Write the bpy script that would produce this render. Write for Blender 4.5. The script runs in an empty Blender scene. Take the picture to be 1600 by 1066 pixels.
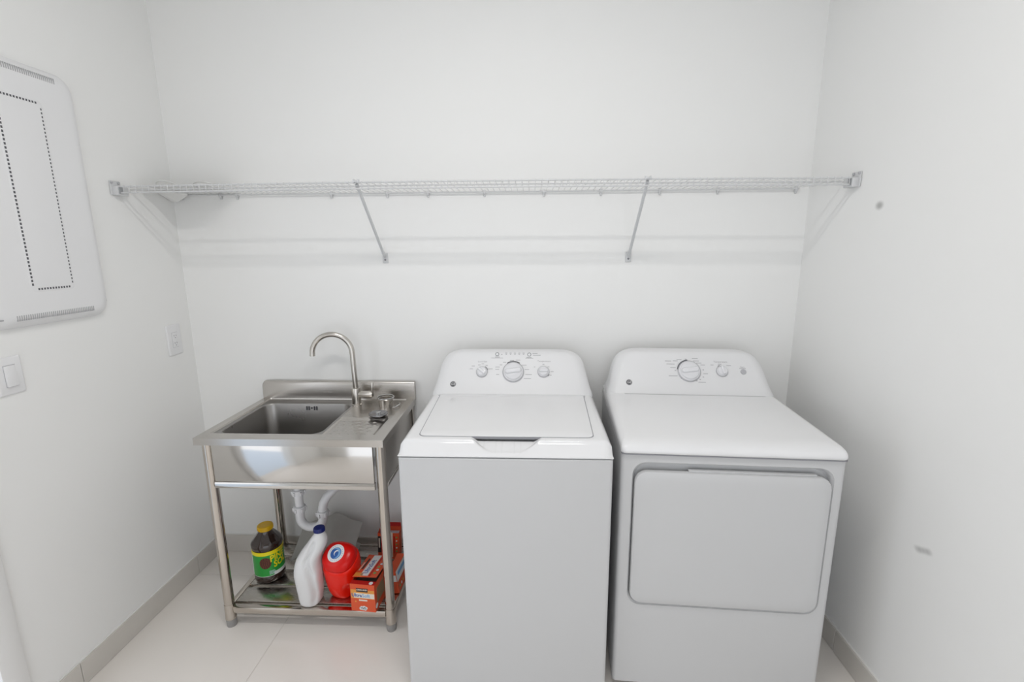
import bpy, bmesh, math, random
from mathutils import Vector, Matrix

random.seed(7)
PI = math.pi
S = bpy.context.scene
COL = S.collection

# ------------------------------------------------------------------ camera
cam_data = bpy.data.cameras.new('camera')
cam_data.sensor_fit = 'HORIZONTAL'
cam_data.sensor_width = 36.0
cam_data.lens = 749.99 / 1600 * 36.0
cam_data.clip_start = 0.02
cam_data.shift_y = .0008
cam = bpy.data.objects.new('camera', cam_data)
COL.objects.link(cam)
YAW, PITCH, ROLL = .0438674, .1968214, .006167
fw = Vector((-math.sin(YAW) * math.cos(PITCH), math.cos(YAW) * math.cos(PITCH), -math.sin(PITCH)))
rt = Vector((math.cos(YAW), math.sin(YAW), 0))
dn = fw.cross(rt)
r2 = rt * math.cos(ROLL) + dn * math.sin(ROLL)
d2 = -rt * math.sin(ROLL) + dn * math.cos(ROLL)
cm = Matrix((r2, -d2, -fw)).transposed().to_4x4()
cm.translation = Vector((0, 0, 1.56))
cam.matrix_world = cm
S.camera = cam

# ------------------------------------------------------------------ world, lamps, exposure
world = bpy.data.worlds.new('daylight')
S.world = world
world.use_nodes = True
wn = world.node_tree.nodes['Background']
wn.inputs[0].default_value = (0.91, 0.945, 1.0, 1)
wn.inputs[1].default_value = 2.0

def area_lamp(name, loc, rot, size, power, color, shape='DISK', size_y=None):
    l = bpy.data.lights.new(name, 'AREA')
    l.shape = shape
    l.size = size
    if size_y:
        l.size_y = size_y
    l.energy = power
    l.color = color
    o = bpy.data.objects.new(name, l)
    o.location = loc
    o.rotation_euler = rot
    COL.objects.link(o)
    return o

ceiling_lamp = area_lamp('ceiling_lamp', (-0.15, 0.68, 2.88), (0, 0, 0), 1.0, 18, (1.0, 0.975, 0.955), 'RECTANGLE', 0.11)
portal = area_lamp('doorway_portal', (-1.70, 0.745, 1.02), (0, -PI / 2, 0), 2.04, 10, (1, 1, 1), 'RECTANGLE', 0.85)
portal.data.cycles.is_portal = True
portal2 = area_lamp('opening_portal', (-.05, -1.21, 1.05), (-PI / 2, 0, 0), 2.0, 10, (1, 1, 1), 'RECTANGLE', 2.1)
portal2.data.cycles.is_portal = True

S.view_settings.view_transform = 'Standard'
S.view_settings.look = 'None'
S.view_settings.gamma = 1
S.view_settings.use_curve_mapping = False
S.view_settings.exposure = -0.28

# ------------------------------------------------------------------ materials
MATS = {}

def mat(name, color, rough=.5, metal=0., spec=.5, bump=0., bump_scale=60., stretch=None, vary=0., vary_scale=8.,
        coat=0., trans=0., aniso=0., sss=0.):
    m = bpy.data.materials.new(name)
    m.use_nodes = True
    nt = m.node_tree
    b = nt.nodes['Principled BSDF']
    b.inputs['Base Color'].default_value = (*color, 1)
    b.inputs['Roughness'].default_value = rough
    b.inputs['Metallic'].default_value = metal
    b.inputs['Specular IOR Level'].default_value = spec
    b.inputs['Coat Weight'].default_value = coat
    b.inputs['Transmission Weight'].default_value = trans
    if sss:
        b.inputs['Subsurface Weight'].default_value = sss
        b.inputs['Subsurface Radius'].default_value = (.02, .02, .02)
        b.inputs['Subsurface Scale'].default_value = .5
    tc = nt.nodes.new('ShaderNodeTexCoord')
    mp = nt.nodes.new('ShaderNodeMapping')
    nt.links.new(tc.outputs['Object'], mp.inputs['Vector'])
    if stretch:
        mp.inputs['Scale'].default_value = stretch
    if bump:
        n = nt.nodes.new('ShaderNodeTexNoise')
        n.inputs['Scale'].default_value = bump_scale
        n.inputs['Detail'].default_value = 3
        nt.links.new(mp.outputs['Vector'], n.inputs['Vector'])
        bp = nt.nodes.new('ShaderNodeBump')
        bp.inputs['Strength'].default_value = bump
        bp.inputs['Distance'].default_value = .002
        nt.links.new(n.outputs['Fac'], bp.inputs['Height'])
        nt.links.new(bp.outputs['Normal'], b.inputs['Normal'])
    if vary:
        n = nt.nodes.new('ShaderNodeTexNoise')
        n.inputs['Scale'].default_value = vary_scale
        n.inputs['Detail'].default_value = 4
        nt.links.new(mp.outputs['Vector'], n.inputs['Vector'])
        mx = nt.nodes.new('ShaderNodeMix')
        mx.data_type = 'RGBA'
        mx.inputs[6].default_value = (*[c * (1 - vary) for c in color], 1)
        mx.inputs[7].default_value = (*[min(1, c * (1 + vary)) for c in color], 1)
        nt.links.new(n.outputs['Fac'], mx.inputs[0])
        nt.links.new(mx.outputs[2], b.inputs['Base Color'])
        if metal:
            mr = nt.nodes.new('ShaderNodeMapRange')
            mr.inputs[3].default_value = rough * .75
            mr.inputs[4].default_value = rough * 1.3
            nt.links.new(n.outputs['Fac'], mr.inputs[0])
            nt.links.new(mr.outputs[0], b.inputs['Roughness'])
    MATS[name] = m
    return m

PAINT = mat('white_wall_paint', (.90, .90, .885), .55, spec=.3, bump=.06, bump_scale=180)
CEIL = mat('ceiling_paint', (.90, .90, .89), .8, spec=.2)
TILE = mat('porcelain_tile', (.86, .815, .765), .20, spec=.5, vary=.03, vary_scale=3)
BASE = mat('baseboard_tile', (.66, .63, .585), .22, vary=.03, vary_scale=6)
GROUT = mat('grout', (.74, .70, .655), .8)
CAULK = mat('white_caulk', (.82, .81, .79), .6)
TRIM = mat('trim_paint', (.86, .86, .85), .35)
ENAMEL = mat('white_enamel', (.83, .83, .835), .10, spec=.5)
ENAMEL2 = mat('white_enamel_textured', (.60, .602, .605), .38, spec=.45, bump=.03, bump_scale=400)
WPLAST = mat('white_plastic', (.84, .84, .845), .3)
CONS = mat('console_plastic', (.80, .80, .805), .42)
APRON = mat('apron_steel', (.60, .58, .555), .11, metal=1, bump=.03, bump_scale=30, vary=.05, vary_scale=6)
HALL = mat('hall_floor', (.60, .68, .78), .6)
KNOB = mat('knob_plastic', (.80, .80, .82), .18, coat=.4)
GREYP = mat('grey_plastic', (.36, .37, .38), .4)
GREYRING = mat('grey_ring', (.48, .48, .50), .3)
DARK = mat('dark_gap', (.02, .02, .022), .7)
INK = mat('grey_ink', (.28, .28, .30), .6)
INKD = mat('dark_ink', (.10, .10, .11), .5)
INKL = mat('light_ink', (.46, .46, .47), .6)
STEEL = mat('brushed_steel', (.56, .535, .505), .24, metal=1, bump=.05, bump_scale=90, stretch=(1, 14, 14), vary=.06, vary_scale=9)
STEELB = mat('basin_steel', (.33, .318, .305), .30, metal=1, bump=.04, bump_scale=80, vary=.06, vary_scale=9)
SLAT = mat('slat_steel', (.54, .515, .475), .26, metal=1, bump=.012, bump_scale=60, stretch=(1, 8, 8), vary=.02, vary_scale=9)
TUBE = mat('polished_tube', (.57, .525, .475), .13, metal=1)
NICKEL = mat('brushed_nickel', (.58, .55, .51), .20, metal=1)
CHROME = mat('chrome', (.72, .72, .72), .07, metal=1)
GUN = mat('dark_chrome', (.30, .30, .31), .18, metal=1)
FOOT = mat('grey_foot', (.30, .29, .28), .5)
PVC = mat('white_pvc', (.82, .82, .83), .28)
WIRE = mat('white_wire_coating', (.66, .665, .67), .3)
STRUT = mat('strut_coating', (.64, .65, .66), .3)
BAG = mat('white_film', (.82, .82, .80), .35)
CLOTH = mat('grey_cloth', (.80, .785, .75), .9, bump=.08, bump_scale=300, vary=.06, vary_scale=20)
BROWN = mat('brown_bottle', (.030, .016, .012), .10, spec=.6, coat=.4)
YCAP = mat('yellow_cap', (.72, .43, .005), .35)
YEL = mat('label_yellow', (.85, .72, .01), .35)
GRN = mat('label_green', (.02, .32, .045), .35)
LWHITE = mat('label_white', (.80, .82, .80), .4)
CONE = mat('pinecone_brown', (.19, .05, .025), .5)
CONED = mat('pinecone_dark', (.07, .02, .012), .5)
JUG = mat('bleach_jug', (.74, .74, .74), .33, sss=.15)
BLUECAP = mat('blue_cap', (.004, .012, .13), .3)
RED = mat('red_bottle', (.84, .012, .002), .22, spec=.3)
REDD = mat('red_cap', (.68, .006, .004), .24, spec=.3)
BLUE = mat('logo_blue', (.02, .10, .36), .4)
BLUEL = mat('logo_light_blue', (.20, .42, .70), .4)
ORANGE = mat('box_orange', (.70, .090, .026), .45)
OBAND = mat('box_light_orange', (.75, .32, .06), .45)
OPALE = mat('box_pale_band', (.78, .70, .60), .45)
BOXRED = mat('box_red', (.50, .015, .012), .45)
BOXWHITE = mat('box_white', (.78, .78, .78), .45)
BOXBLACK = mat('box_black', (.03, .02, .02), .45)
BOXSHADE = mat('box_inside_shade', (.10, .085, .075), .8)
BOXSIDE = mat('box_side_print', (.30, .22, .12), .5)
LEAF = mat('box_green', (.15, .38, .12), .45)
BLUESHEET = mat('dryer_sheet', (.62, .70, .78), .6)

def add_wall_stains():
    """two dark smudges on the right wall: soft-edged spots fixed to the wall"""
    m = PAINT.copy()
    m.name = 'white_wall_paint_smudged'
    nt = m.node_tree
    b = nt.nodes['Principled BSDF']
    geo = nt.nodes.new('ShaderNodeNewGeometry')
    prev = None
    col = (.90, .90, .885, 1)
    for (y, z, ry, rz, st) in ((1.755, 1.689, .027, .020, .60), (1.375, .638, .020, .015, .36), (1.362, .644, .020, .014, .36), (1.348, .650, .020, .014, .34), (1.336, .655, .018, .015, .30)):
        sub = nt.nodes.new('ShaderNodeVectorMath')
        sub.operation = 'SUBTRACT'
        sub.inputs[1].default_value = (1.185, y, z)
        nt.links.new(geo.outputs['Position'], sub.inputs[0])
        dv = nt.nodes.new('ShaderNodeVectorMath')
        dv.operation = 'DIVIDE'
        dv.inputs[1].default_value = (1, ry, rz)
        nt.links.new(sub.outputs[0], dv.inputs[0])
        ln = nt.nodes.new('ShaderNodeVectorMath')
        ln.operation = 'LENGTH'
        nt.links.new(dv.outputs[0], ln.inputs[0])
        mr = nt.nodes.new('ShaderNodeMapRange')
        mr.interpolation_type = 'SMOOTHSTEP'
        mr.inputs[1].default_value = .15
        mr.inputs[2].default_value = 1.0
        mr.inputs[3].default_value = st
        mr.inputs[4].default_value = 0
        nt.links.new(ln.outputs['Value'], mr.inputs[0])
        mx = nt.nodes.new('ShaderNodeMix')
        mx.data_type = 'RGBA'
        mx.inputs[7].default_value = (.22, .22, .21, 1)
        if prev:
            nt.links.new(prev, mx.inputs[6])
        else:
            mx.inputs[6].default_value = col
        nt.links.new(mr.outputs[0], mx.inputs[0])
        prev = mx.outputs[2]
    nt.links.new(prev, b.inputs['Base Color'])
    return m

PAINT_R = add_wall_stains()

# ------------------------------------------------------------------ mesh helpers
def box(bm, x0, x1, y0, y1, z0, z1, bev=0., seg=2, M=None):
    vs = [bm.verts.new((x, y, z)) for x in (x0, x1) for y in (y0, y1) for z in (z0, z1)]
    f = [(0, 1, 3, 2), (4, 6, 7, 5), (0, 4, 5, 1), (2, 3, 7, 6), (0, 2, 6, 4), (1, 5, 7, 3)]
    fs = [bm.faces.new([vs[i] for i in q]) for q in f]
    new = vs
    if bev:
        es = list({e for q in fs for e in q.edges})
        r = bmesh.ops.bevel(bm, geom=es, offset=bev, segments=seg, affect='EDGES', profile=.5)
        new = list({v for v in r['verts']} | {v for v in vs if v.is_valid})
    if M is not None:
        bmesh.ops.transform(bm, matrix=M, verts=[v for v in new if v.is_valid])
    return new

def loft(bm, rings, cap0=True, cap1=True, closed=True):
    R = [[bm.verts.new(p) for p in r] for r in rings]
    n = len(R[0])
    for a, b in zip(R, R[1:]):
        for i in range(n if closed else n - 1):
            j = (i + 1) % n
            try:
                bm.faces.new((a[i], a[j], b[j], b[i]))
            except ValueError:
                pass
    if cap0:
        bm.faces.new(list(reversed(R[0])))
    if cap1:
        bm.faces.new(R[-1])
    return R

def rr(cx, cy, hw, hh, r, k=5):
    """rounded rectangle, counter-clockwise list of (x, y); always 4*(k+1) points"""
    r = max(min(r, hw - 1e-5, hh - 1e-5), 1e-5)
    out = []
    for sx, sy, a0 in ((1, -1, -90), (1, 1, 0), (-1, 1, 90), (-1, -1, 180)):
        for i in range(k + 1):
            a = math.radians(a0 + 90 * i / k)
            out.append((cx + sx * (hw - r) + r * math.cos(a), cy + sy * (hh - r) + r * math.sin(a)))
    return out

def rr_box(x0, x1, y0, y1, r, k=5):
    return rr((x0 + x1) / 2, (y0 + y1) / 2, (x1 - x0) / 2, (y1 - y0) / 2, r, k)

def lathe(bm, prof, c=(0, 0, 0), n=28, M=None):
    rings = []
    for r, z in prof:
        rings.append([(max(r, 1e-5) * math.cos(2 * PI * i / n), max(r, 1e-5) * math.sin(2 * PI * i / n), z) for i in range(n)])
    R = loft(bm, rings)
    T = Matrix.Translation(c) @ (M or Matrix.Identity(4))
    bmesh.ops.transform(bm, matrix=T, verts=[v for r in R for v in r])
    return R

def tube(bm, path, rad, n=10, cap=True):
    path = [Vector(p) for p in path]
    rings = []
    up = None
    for i, p in enumerate(path):
        if i == 0:
            t = path[1] - p
        elif i == len(path) - 1:
            t = p - path[i - 1]
        else:
            t = (path[i + 1] - p).normalized() + (p - path[i - 1]).normalized()
        t.normalize()
        if up is None:
            up = Vector((0, 0, 1)) if abs(t.z) < .9 else Vector((1, 0, 0))
        u = (up - t * up.dot(t)).normalized()
        v = t.cross(u)
        up = u
        r = rad[i] if isinstance(rad, (list, tuple)) else rad
        rings.append([p + (u * math.cos(2 * PI * k / n) + v * math.sin(2 * PI * k / n)) * r for k in range(n)])
    return loft(bm, rings, cap, cap)

def arc(c, r, a0, a1, n, ux=Vector((1, 0, 0)), uz=Vector((0, 0, 1))):
    c = Vector(c)
    return [c + ux * (r * math.cos(math.radians(a0 + (a1 - a0) * i / n))) + uz * (r * math.sin(math.radians(a0 + (a1 - a0) * i / n))) for i in range(n + 1)]

def new():
    return bmesh.new()

def obj(name, bm, m, parent=None, loc=None, smooth=35, normals=True, rot=None):
    if normals:
        bmesh.ops.recalc_face_normals(bm, faces=bm.faces)
    me = bpy.data.meshes.new(name)
    bm.to_mesh(me)
    bm.free()
    for mm in (m if isinstance(m, (list, tuple)) else [m]):
        me.materials.append(mm)
    if smooth:
        me.shade_smooth()
        me.set_sharp_from_angle(angle=math.radians(smooth))
    o = bpy.data.objects.new(name, me)
    COL.objects.link(o)
    if parent:
        o.parent = parent
    if loc:
        o.location = loc
    if rot:
        o.rotation_euler = rot
    return o

def thing(name, label, cat, loc=(0, 0, 0), rotz=0, group=None, rot=None):
    o = bpy.data.objects.new(name, None)
    o.empty_display_size = .05
    COL.objects.link(o)
    o.location = loc
    o.rotation_euler = rot or (0, 0, rotz)
    o['label'] = label
    o['category'] = cat
    if group:
        o['group'] = group
    return o

def structure(o):
    o['kind'] = 'structure'
    return o

def stuff(o):
    o['kind'] = 'stuff'
    return o

def text_bm(bm, body, size, M, align='CENTER', extrude=.0002, shear=0., bold=0.):
    c = bpy.data.curves.new('lettering', 'FONT')
    c.body = body
    c.size = size
    c.align_x = align
    c.align_y = 'CENTER'
    c.extrude = extrude
    c.shear = shear
    c.offset = bold
    c.resolution_u = 3
    o = bpy.data.objects.new('lettering', c)
    COL.objects.link(o)
    dg = bpy.context.evaluated_depsgraph_get()
    dg.update()
    me = bpy.data.meshes.new_from_object(o.evaluated_get(dg))
    bpy.data.objects.remove(o)
    bpy.data.curves.remove(c)
    n0 = len(bm.verts)
    bm.from_mesh(me)
    bpy.data.meshes.remove(me)
    bm.verts.ensure_lookup_table()
    vs = bm.verts[n0:]
    if callable(M):
        for v in vs:
            v.co = M(v.co)
    else:
        bmesh.ops.transform(bm, matrix=M, verts=vs)

def boolean(o, cutter, op='DIFFERENCE'):
    md = o.modifiers.new('cut', 'BOOLEAN')
    md.operation = op
    md.object = cutter
    md.solver = 'EXACT'
    dg = bpy.context.evaluated_depsgraph_get()
    dg.update()
    me = bpy.data.meshes.new_from_object(o.evaluated_get(dg))
    o.modifiers.remove(md)
    o.data = me
    bpy.data.objects.remove(cutter)
    me.shade_smooth()
    me.set_sharp_from_angle(angle=math.radians(30))

def frame3(o, x, y):
    """matrix with columns x, y, x cross y at origin o"""
    x = Vector(x).normalized()
    y = Vector(y).normalized()
    z = x.cross(y)
    m = Matrix((x, y, z)).transposed().to_4x4()
    m.translation = Vector(o)
    return m

def sstep(a, b, x):
    t = max(0., min(1., (x - a) / (b - a)))
    return t * t * (3 - 2 * t)

# ------------------------------------------------------------------ the room
XL, XR, YB, YF, ZC = -1.635, 1.185, 2.20, -1.15, 2.92
DY0, DY1, DZ = .32, 1.17, 2.04
T = .12
b = new(); box(b, XL - T, XR + T, YB, YB + T, 0, ZC)
structure(obj('wall_back', b, PAINT, smooth=0))
b = new()
box(b, XL - T, XL, YF, DY0, 0, ZC); box(b, XL - T, XL, DY1, YB, 0, ZC); box(b, XL - T, XL, DY0, DY1, DZ, ZC)
structure(obj('wall_left', b, PAINT, smooth=0))
b = new(); box(b, XR, XR + T, YF, YB, 0, ZC)
structure(obj('wall_right', b, PAINT_R, smooth=0))
FX0, FX1, FZ = -1.05, .95, 2.10       # unseen opening behind the camera, added to let in frontal fill daylight
b = new()
box(b, XL - T, FX0, YF - T, YF, 0, ZC); box(b, FX1, XR + T, YF - T, YF, 0, ZC); box(b, FX0, FX1, YF - T, YF, FZ, ZC)
structure(obj('wall_front', b, PAINT, smooth=0))
b = new(); box(b, XL - T, XR + T, YF - T, YB + T, ZC, ZC + .1)
structure(obj('ceiling', b, CEIL, smooth=0))
b = new(); box(b, XL - T, XR + T, YF - T, YB + T, -.08, -.0015)
floor = structure(obj('floor', b, GROUT, smooth=0))
b = new(); box(b, XL - 3.5, XL - T - .001, DY0 - 2.5, DY1 + 2.5, -.08, -.002)
structure(obj('floor_hall', b, HALL, smooth=0))
b = new()   # casing around the doorway on the left wall
box(b, XL + .0005, XL + .016, DY1, DY1 + .072, 0, DZ + .072, .004)
box(b, XL + .0005, XL + .016, DY0 - .072, DY0, 0, DZ + .072, .004)
box(b, XL + .0005, XL + .016, DY0, DY1, DZ, DZ + .072, .004)
structure(obj('trim_1', b, TRIM))

P, J = .614, .0025
xs = [-1.046 + P * k for k in range(-1, 5)]
ys = [2.008 + P * k for k in range(-6, 2)]
cache = {}
for xa, xb in zip(xs, xs[1:]):
    for ya, yb in zip(ys, ys[1:]):
        x0, x1, y0, y1 = max(xa + J / 2, XL + .001), min(xb - J / 2, XR - .001), max(ya + J / 2, YF + .001), min(yb - J / 2, YB - .001)
        if x1 - x0 < .01 or y1 - y0 < .01:
            continue
        key = (round(x1 - x0, 3), round(y1 - y0, 3))
        if key in cache:
            o = cache[key].copy(); COL.objects.link(o)
        else:
            b = new(); w, h = x1 - x0, y1 - y0
            box(b, -w / 2, w / 2, -h / 2, h / 2, -.0085, 0, .0008, 1)
            o = obj('tile', b, TILE, floor); cache[key] = o
        o.parent = floor
        o.location = ((x0 + x1) / 2, (y0 + y1) / 2, 0)

BH, BT = .094, .011
def baseboard(name, p0, axis, length, joints, nrm):
    """tile skirting: a caulk bead on top of separate tile pieces"""
    b = new()
    ax, nv = Vector(axis), Vector(nrm)
    M = frame3(p0, ax, (0, 0, 1))
    flip = 1 if (ax.cross(Vector((0, 0, 1)))).dot(nv) > 0 else -1
    def bx(bm, u0, u1, z0, z1, d0, d1, bev=0):
        a, c = sorted((d0 * flip, d1 * flip))
        vs = box(bm, u0, u1, z0, z1, a, c, bev, 1)
        bmesh.ops.transform(bm, matrix=M, verts=[v for v in vs if v.is_valid])
    bx(b, 0, length, 0, BH + .003, .0, .006)
    root = structure(obj(name, b, CAULK))
    cuts = [0] + [j for j in joints if 0 < j < length] + [length]
    for a, c in zip(cuts, cuts[1:]):
        t = new()
        bx(t, a + .0012, c - .0012, .0006, BH, .0005, BT, .0012)
        obj('tile', t, BASE, root)
    return root
baseboard('baseboard_left', (XL, DY1 + .073, 0), (0, 1, 0), YB - BT - DY1 - .073, [1.401 - DY1 - .073, 2.015 - DY1 - .073], (1, 0, 0))
baseboard('baseboard_back', (XL, YB, 0), (1, 0, 0), XR - XL, [.03 + P * k for k in range(1, 5)], (0, -1, 0))
baseboard('baseboard_right', (XR, YF, 0), (0, 1, 0), YB - BT - YF, [P * k + .35 for k in range(0, 6)], (-1, 0, 0))

# ------------------------------------------------------------------ washer and dryer
CD = Vector((0, .115, .167)).normalized()          # up along the sloping console face
CN = Vector((0, -CD.z, CD.y))                      # out of it

def console_mesh(by, yback, hw=.343):
    """control console lofted upward: flares into the top at its foot, arched top edge"""
    b = new()
    prof = [(-.012, .343, .05), (.0, .3415, .045), (.015, .336, .045), (.04, .3295, .045), (.075, .323, .045), (.11, .316, .045), (.14, .308, .045),
            (.163, .297, .045), (.178, .285, .045), (.189, .268, .04), (.196, .247, .034)]
    rings = []
    for t, w, r in prof:
        y = by + CD.y * t; z = .945 + CD.z * t
        rings.append([(p[0], p[1], z) for p in rr_box(-w, w, y, yback, r, 6)])
    for k, (ins, dz) in enumerate(((.004, .1975), (.010, .2005), (.018, .2025), (.03, .2035))):
        y = by + CD.y * .196 + ins; z = .945 + CD.z * dz
        w = (.236, .21, .16, .09)[k]
        rings.append([(p[0], p[1], z) for p in rr_box(-w, w, y, yback - ins, .02, 6)])
    loft(b, rings)
    return b

def console_point(by, x, t, off=0.):
    return Vector((x, by, .945)) + CD * t + CN * off

def console_frame(by, x, t, off=0.):
    return frame3(console_point(by, x, t, off), (1, 0, 0), CD)

def dial(parent, by, x, t, r, angle, name='dial', big=True):
    M = console_frame(by, x, t, 0)
    b = new()
    lathe(b, [(r * 1.02, -.002), (r * 1.02, .0025), (r * .96, .004), (r * .93, .004)], n=40)
    bmesh.ops.transform(b, matrix=M, verts=b.verts)
    ring = obj(name, b, GREYRING, parent)
    b = new()
    h = .020 if big else .017
    lathe(b, [(r * .93, .003), (r * .92, .007), (r * .84, .010), (r * .82, .0105), (r * .80, h * .75), (r * .70, h * .92), (r * .4, h * 1.02), (.0001, h * 1.04)], n=40)
    bmesh.ops.transform(b, matrix=M, verts=b.verts)
    obj('knob_cap', b, KNOB, ring)
    b = new()                                       # raised grip bar across the knob
    rings = []
    L, W = r * .74, r * .22
    for z, s in ((h * .6, 1.25), (h * 1.15, 1.1), (h * 1.35, .85), (h * 1.42, .5)):
        rings.append([(p[0], p[1], z) for p in rr(0, 0, L * (.75 + .25 * s), W * s, W * s * .98, 4)])
    loft(b, rings)
    bmesh.ops.transform(b, matrix=M @ Matrix.Rotation(math.radians(angle), 4, 'Z'), verts=b.verts)
    obj('grip', b, KNOB, ring)
    return ring

def dash(bm, by, x, t, w, h, rot=0):
    M = console_frame(by, x, t, .0002) @ Matrix.Rotation(rot, 4, 'Z')
    box(bm, -w / 2, w / 2, -h / 2, h / 2, -.001, .0003, M=M)

def dark_arc(bm, by, x, t, r, a0, a1, w):
    M = console_frame(by, x, t, .0003)
    n = 14
    vs = []
    for i in range(n + 1):
        a = math.radians(a0 + (a1 - a0) * i / n)
        vs.append([bm.verts.new(M @ Vector((q * math.cos(a), q * math.sin(a), .0045))) for q in (r - w / 2, r + w / 2)])
    for p, q in zip(vs, vs[1:]):
        bm.faces.new((p[0], p[1], q[1], q[0]))

def emblem(parent, by, x, t, r=.0125):
    b = new(); lathe(b, [(r, -.001), (r, .0008), (r * .94, .0012), (.0001, .0012)], n=32)
    bmesh.ops.transform(b, matrix=console_frame(by, x, t), verts=b.verts)
    e = obj('emblem', b, GREYP, parent)
    e.data.materials[0] = INKD
    b = new()
    text_bm(b, 'GE', r * 1.15, console_frame(by, x, t, .0014), shear=.25)
    tube(b, [console_frame(by, x, t, .0013) @ Vector((r * .86 * math.cos(a), r * .86 * math.sin(a), 0)) for a in [2 * PI * i / 32 for i in range(33)]], .00035, 4)
    obj('monogram', b, BOXWHITE, e, smooth=0)

def cabinet_mesh(hw, y1, z0, z1, r=.012):
    b = new()
    rings = []
    for z, ins in ((z0, .004), (z0 + .004, 0), (z1 - .004, 0), (z1, .003)):
        rings.append([(p[0], p[1], z) for p in rr_box(-hw + ins, hw - ins, ins, y1 - ins, r, 4)])
    loft(b, rings)
    return b

def feet(parent, hw, y1):
    for sx in (-1, 1):
        for y in (.06, y1 - .06):
            b = new(); lathe(b, [(.02, 0), (.022, .003), (.022, .012), (.012, .014), (.012, .034)], (sx * (hw - .05), y, 0), 16)
            obj('foot', b, FOOT, parent)

# --- washer
W = thing('washing_machine', 'white top-loading washing machine with hinged lid beside the steel sink', 'washing machine', (-.088, 1.415, 0))
WB = .515
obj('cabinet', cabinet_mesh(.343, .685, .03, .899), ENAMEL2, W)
feet(W, .343, .685)
b = new(); loft(b, [[(p[0], p[1], z) for p in rr_box(-.338, .338, .006, .68, .01, 4)] for z in (.898, .9035)])
obj('seam', b, GREYP, W)

def washer_top():
    """top deck as a dense sheet: sloping front fascia with a scooped handle recess, and a well for the lid"""
    b = new()
    hw = .343
    xs = sorted(set([-hw, -hw + .002, -hw + .006, -hw + .012, -hw + .02, -hw + .03, hw - .03, hw - .02, hw - .012, hw - .006, hw - .002, hw] +
                    [-.31 + .02 * i for i in range(32)] + [-.15 + .0025 * i for i in range(122)]))
    yv = [0, .001, .003, .006, .009, .012, .015, .018, .021, .024, .027, .030, .033, .036, .039, .042, .044, .046, .048, .050, .053, .056, .059, .062, .065, .07, .08, .10, .115, .13, .2, .3, .4, .49, .515, .54, .6, .685]
    z0 = .9035
    def top(x, y):
        fz = .9065 + .036 * min(1, y / .044)                       # straight sloping fascia ...
        if y > .036:                                               # ... rounding over a ridge onto the flat deck
            t = sstep(.036, .052, y)
            fz = fz * (1 - t) + .9465 * t
        e = hw - abs(x)
        ez = .020 * (1 - min(1, e / .026)) ** 2.2
        z = fz - ez
        # handle scoop in front of the lid, running on as a pocket under it
        half = .068 + .050 * sstep(.004, .056, y)
        m = 1 - sstep(half - .030, half, abs(x - .0025))
        if y < .13:
            bowl = .9150 + .0175 * sstep(.006, .066, y) - .012 * sstep(.062, .075, y) + .03 * sstep(.10, .13, y)
            if bowl < z:
                z = z + (bowl - z) * m
        return z
    grid = []
    for y in yv:
        row = []
        for x in xs:
            z = top(x, y)
            row.append(b.verts.new((x, y, max(z, z0 + .002))))
        grid.append(row)
    for r0, r1 in zip(grid, grid[1:]):
        for i in range(len(xs) - 1):
            b.faces.new((r0[i], r0[i + 1], r1[i + 1], r1[i]))
    loop = grid[0] + [r[-1] for r in grid[1:]] + list(reversed(grid[-1][:-1])) + [r[0] for r in reversed(grid[1:-1])]
    low = [b.verts.new((v.co.x, v.co.y, z0)) for v in loop]
    for i in range(len(loop)):
        j = (i + 1) % len(loop)
        b.faces.new((loop[j], loop[i], low[i], low[j]))
    return b
obj('top_deck', washer_top(), ENAMEL, W, smooth=32)
def lid_ring(ins, z):
    out = []
    for (x, y) in rr(0, .292, .293 - ins, .227 - ins, .022, 6):
        f = 1 + .022 * ((y - .292) / .227)
        out.append((x * f, y, z))
    return out
b = new(); loft(b, [lid_ring(-.0026, .940), lid_ring(-.0026, .9470)])
obj('lid_gap_shade', b, INK, W)  # solid grey slab, its colour stands in for shade around the lid
b = new()
loft(b, [lid_ring(ins, z) for ins, z in ((.002, .9463), (.0, .9468), (.0, .9482), (.0010, .9495), (.004, .9502), (.05, .9506))])
lid = obj('lid', b, ENAMEL, W)
for sx in (-1, 1):
    b = new(); box(b, sx * .3015 - .004, sx * .3015 + .004, .496, .512, .944, .9490, .0015)
    obj('hinge', b, GREYRING, lid)
obj('console', console_mesh(WB, .685), CONS, W)
dial(W, WB, .0055, .104, .0455, 8)
dial(W, WB, -.1295, .104, .0245, -40, big=False)
dial(W, WB, .1345, .106, .0255, 0, big=False)
for x, t in ((-.066, .186), (.0735, .185)):
    b = new(); lathe(b, [(.0085, -.001), (.0085, .002), (.0066, .003), (.0064, .001), (.0060, .001)], n=24)
    bmesh.ops.transform(b, matrix=console_frame(WB, x, t), verts=b.verts)
    k = obj('push_button', b, GREYP, W)
    b = new(); lathe(b, [(.0062, -.001), (.0058, .003), (.003, .0038), (.0001, .004)], n=20)
    bmesh.ops.transform(b, matrix=console_frame(WB, x, t - .0008), verts=b.verts)
    obj('button_cap', b, WPLAST, k)
emblem(W, WB, -.2505, .0487)
for q in ((.0055, .104, .0475, 55, 125, .0034), (-.1295, .104, .0265, 18, 62, .0020), (.1345, .106, .0275, -48, -28, .0020)):
    b = new(); dark_arc(b, WB, *q)
    obj('dial_mark', b, INKD, W, smooth=0, normals=False)
b = new()
text_bm(b, 'Load Size', .0105, console_frame(WB, -.1287, .1515, .0002))
text_bm(b, 'Temperature', .0105, console_frame(WB, .137, .1545, .0002))
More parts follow.
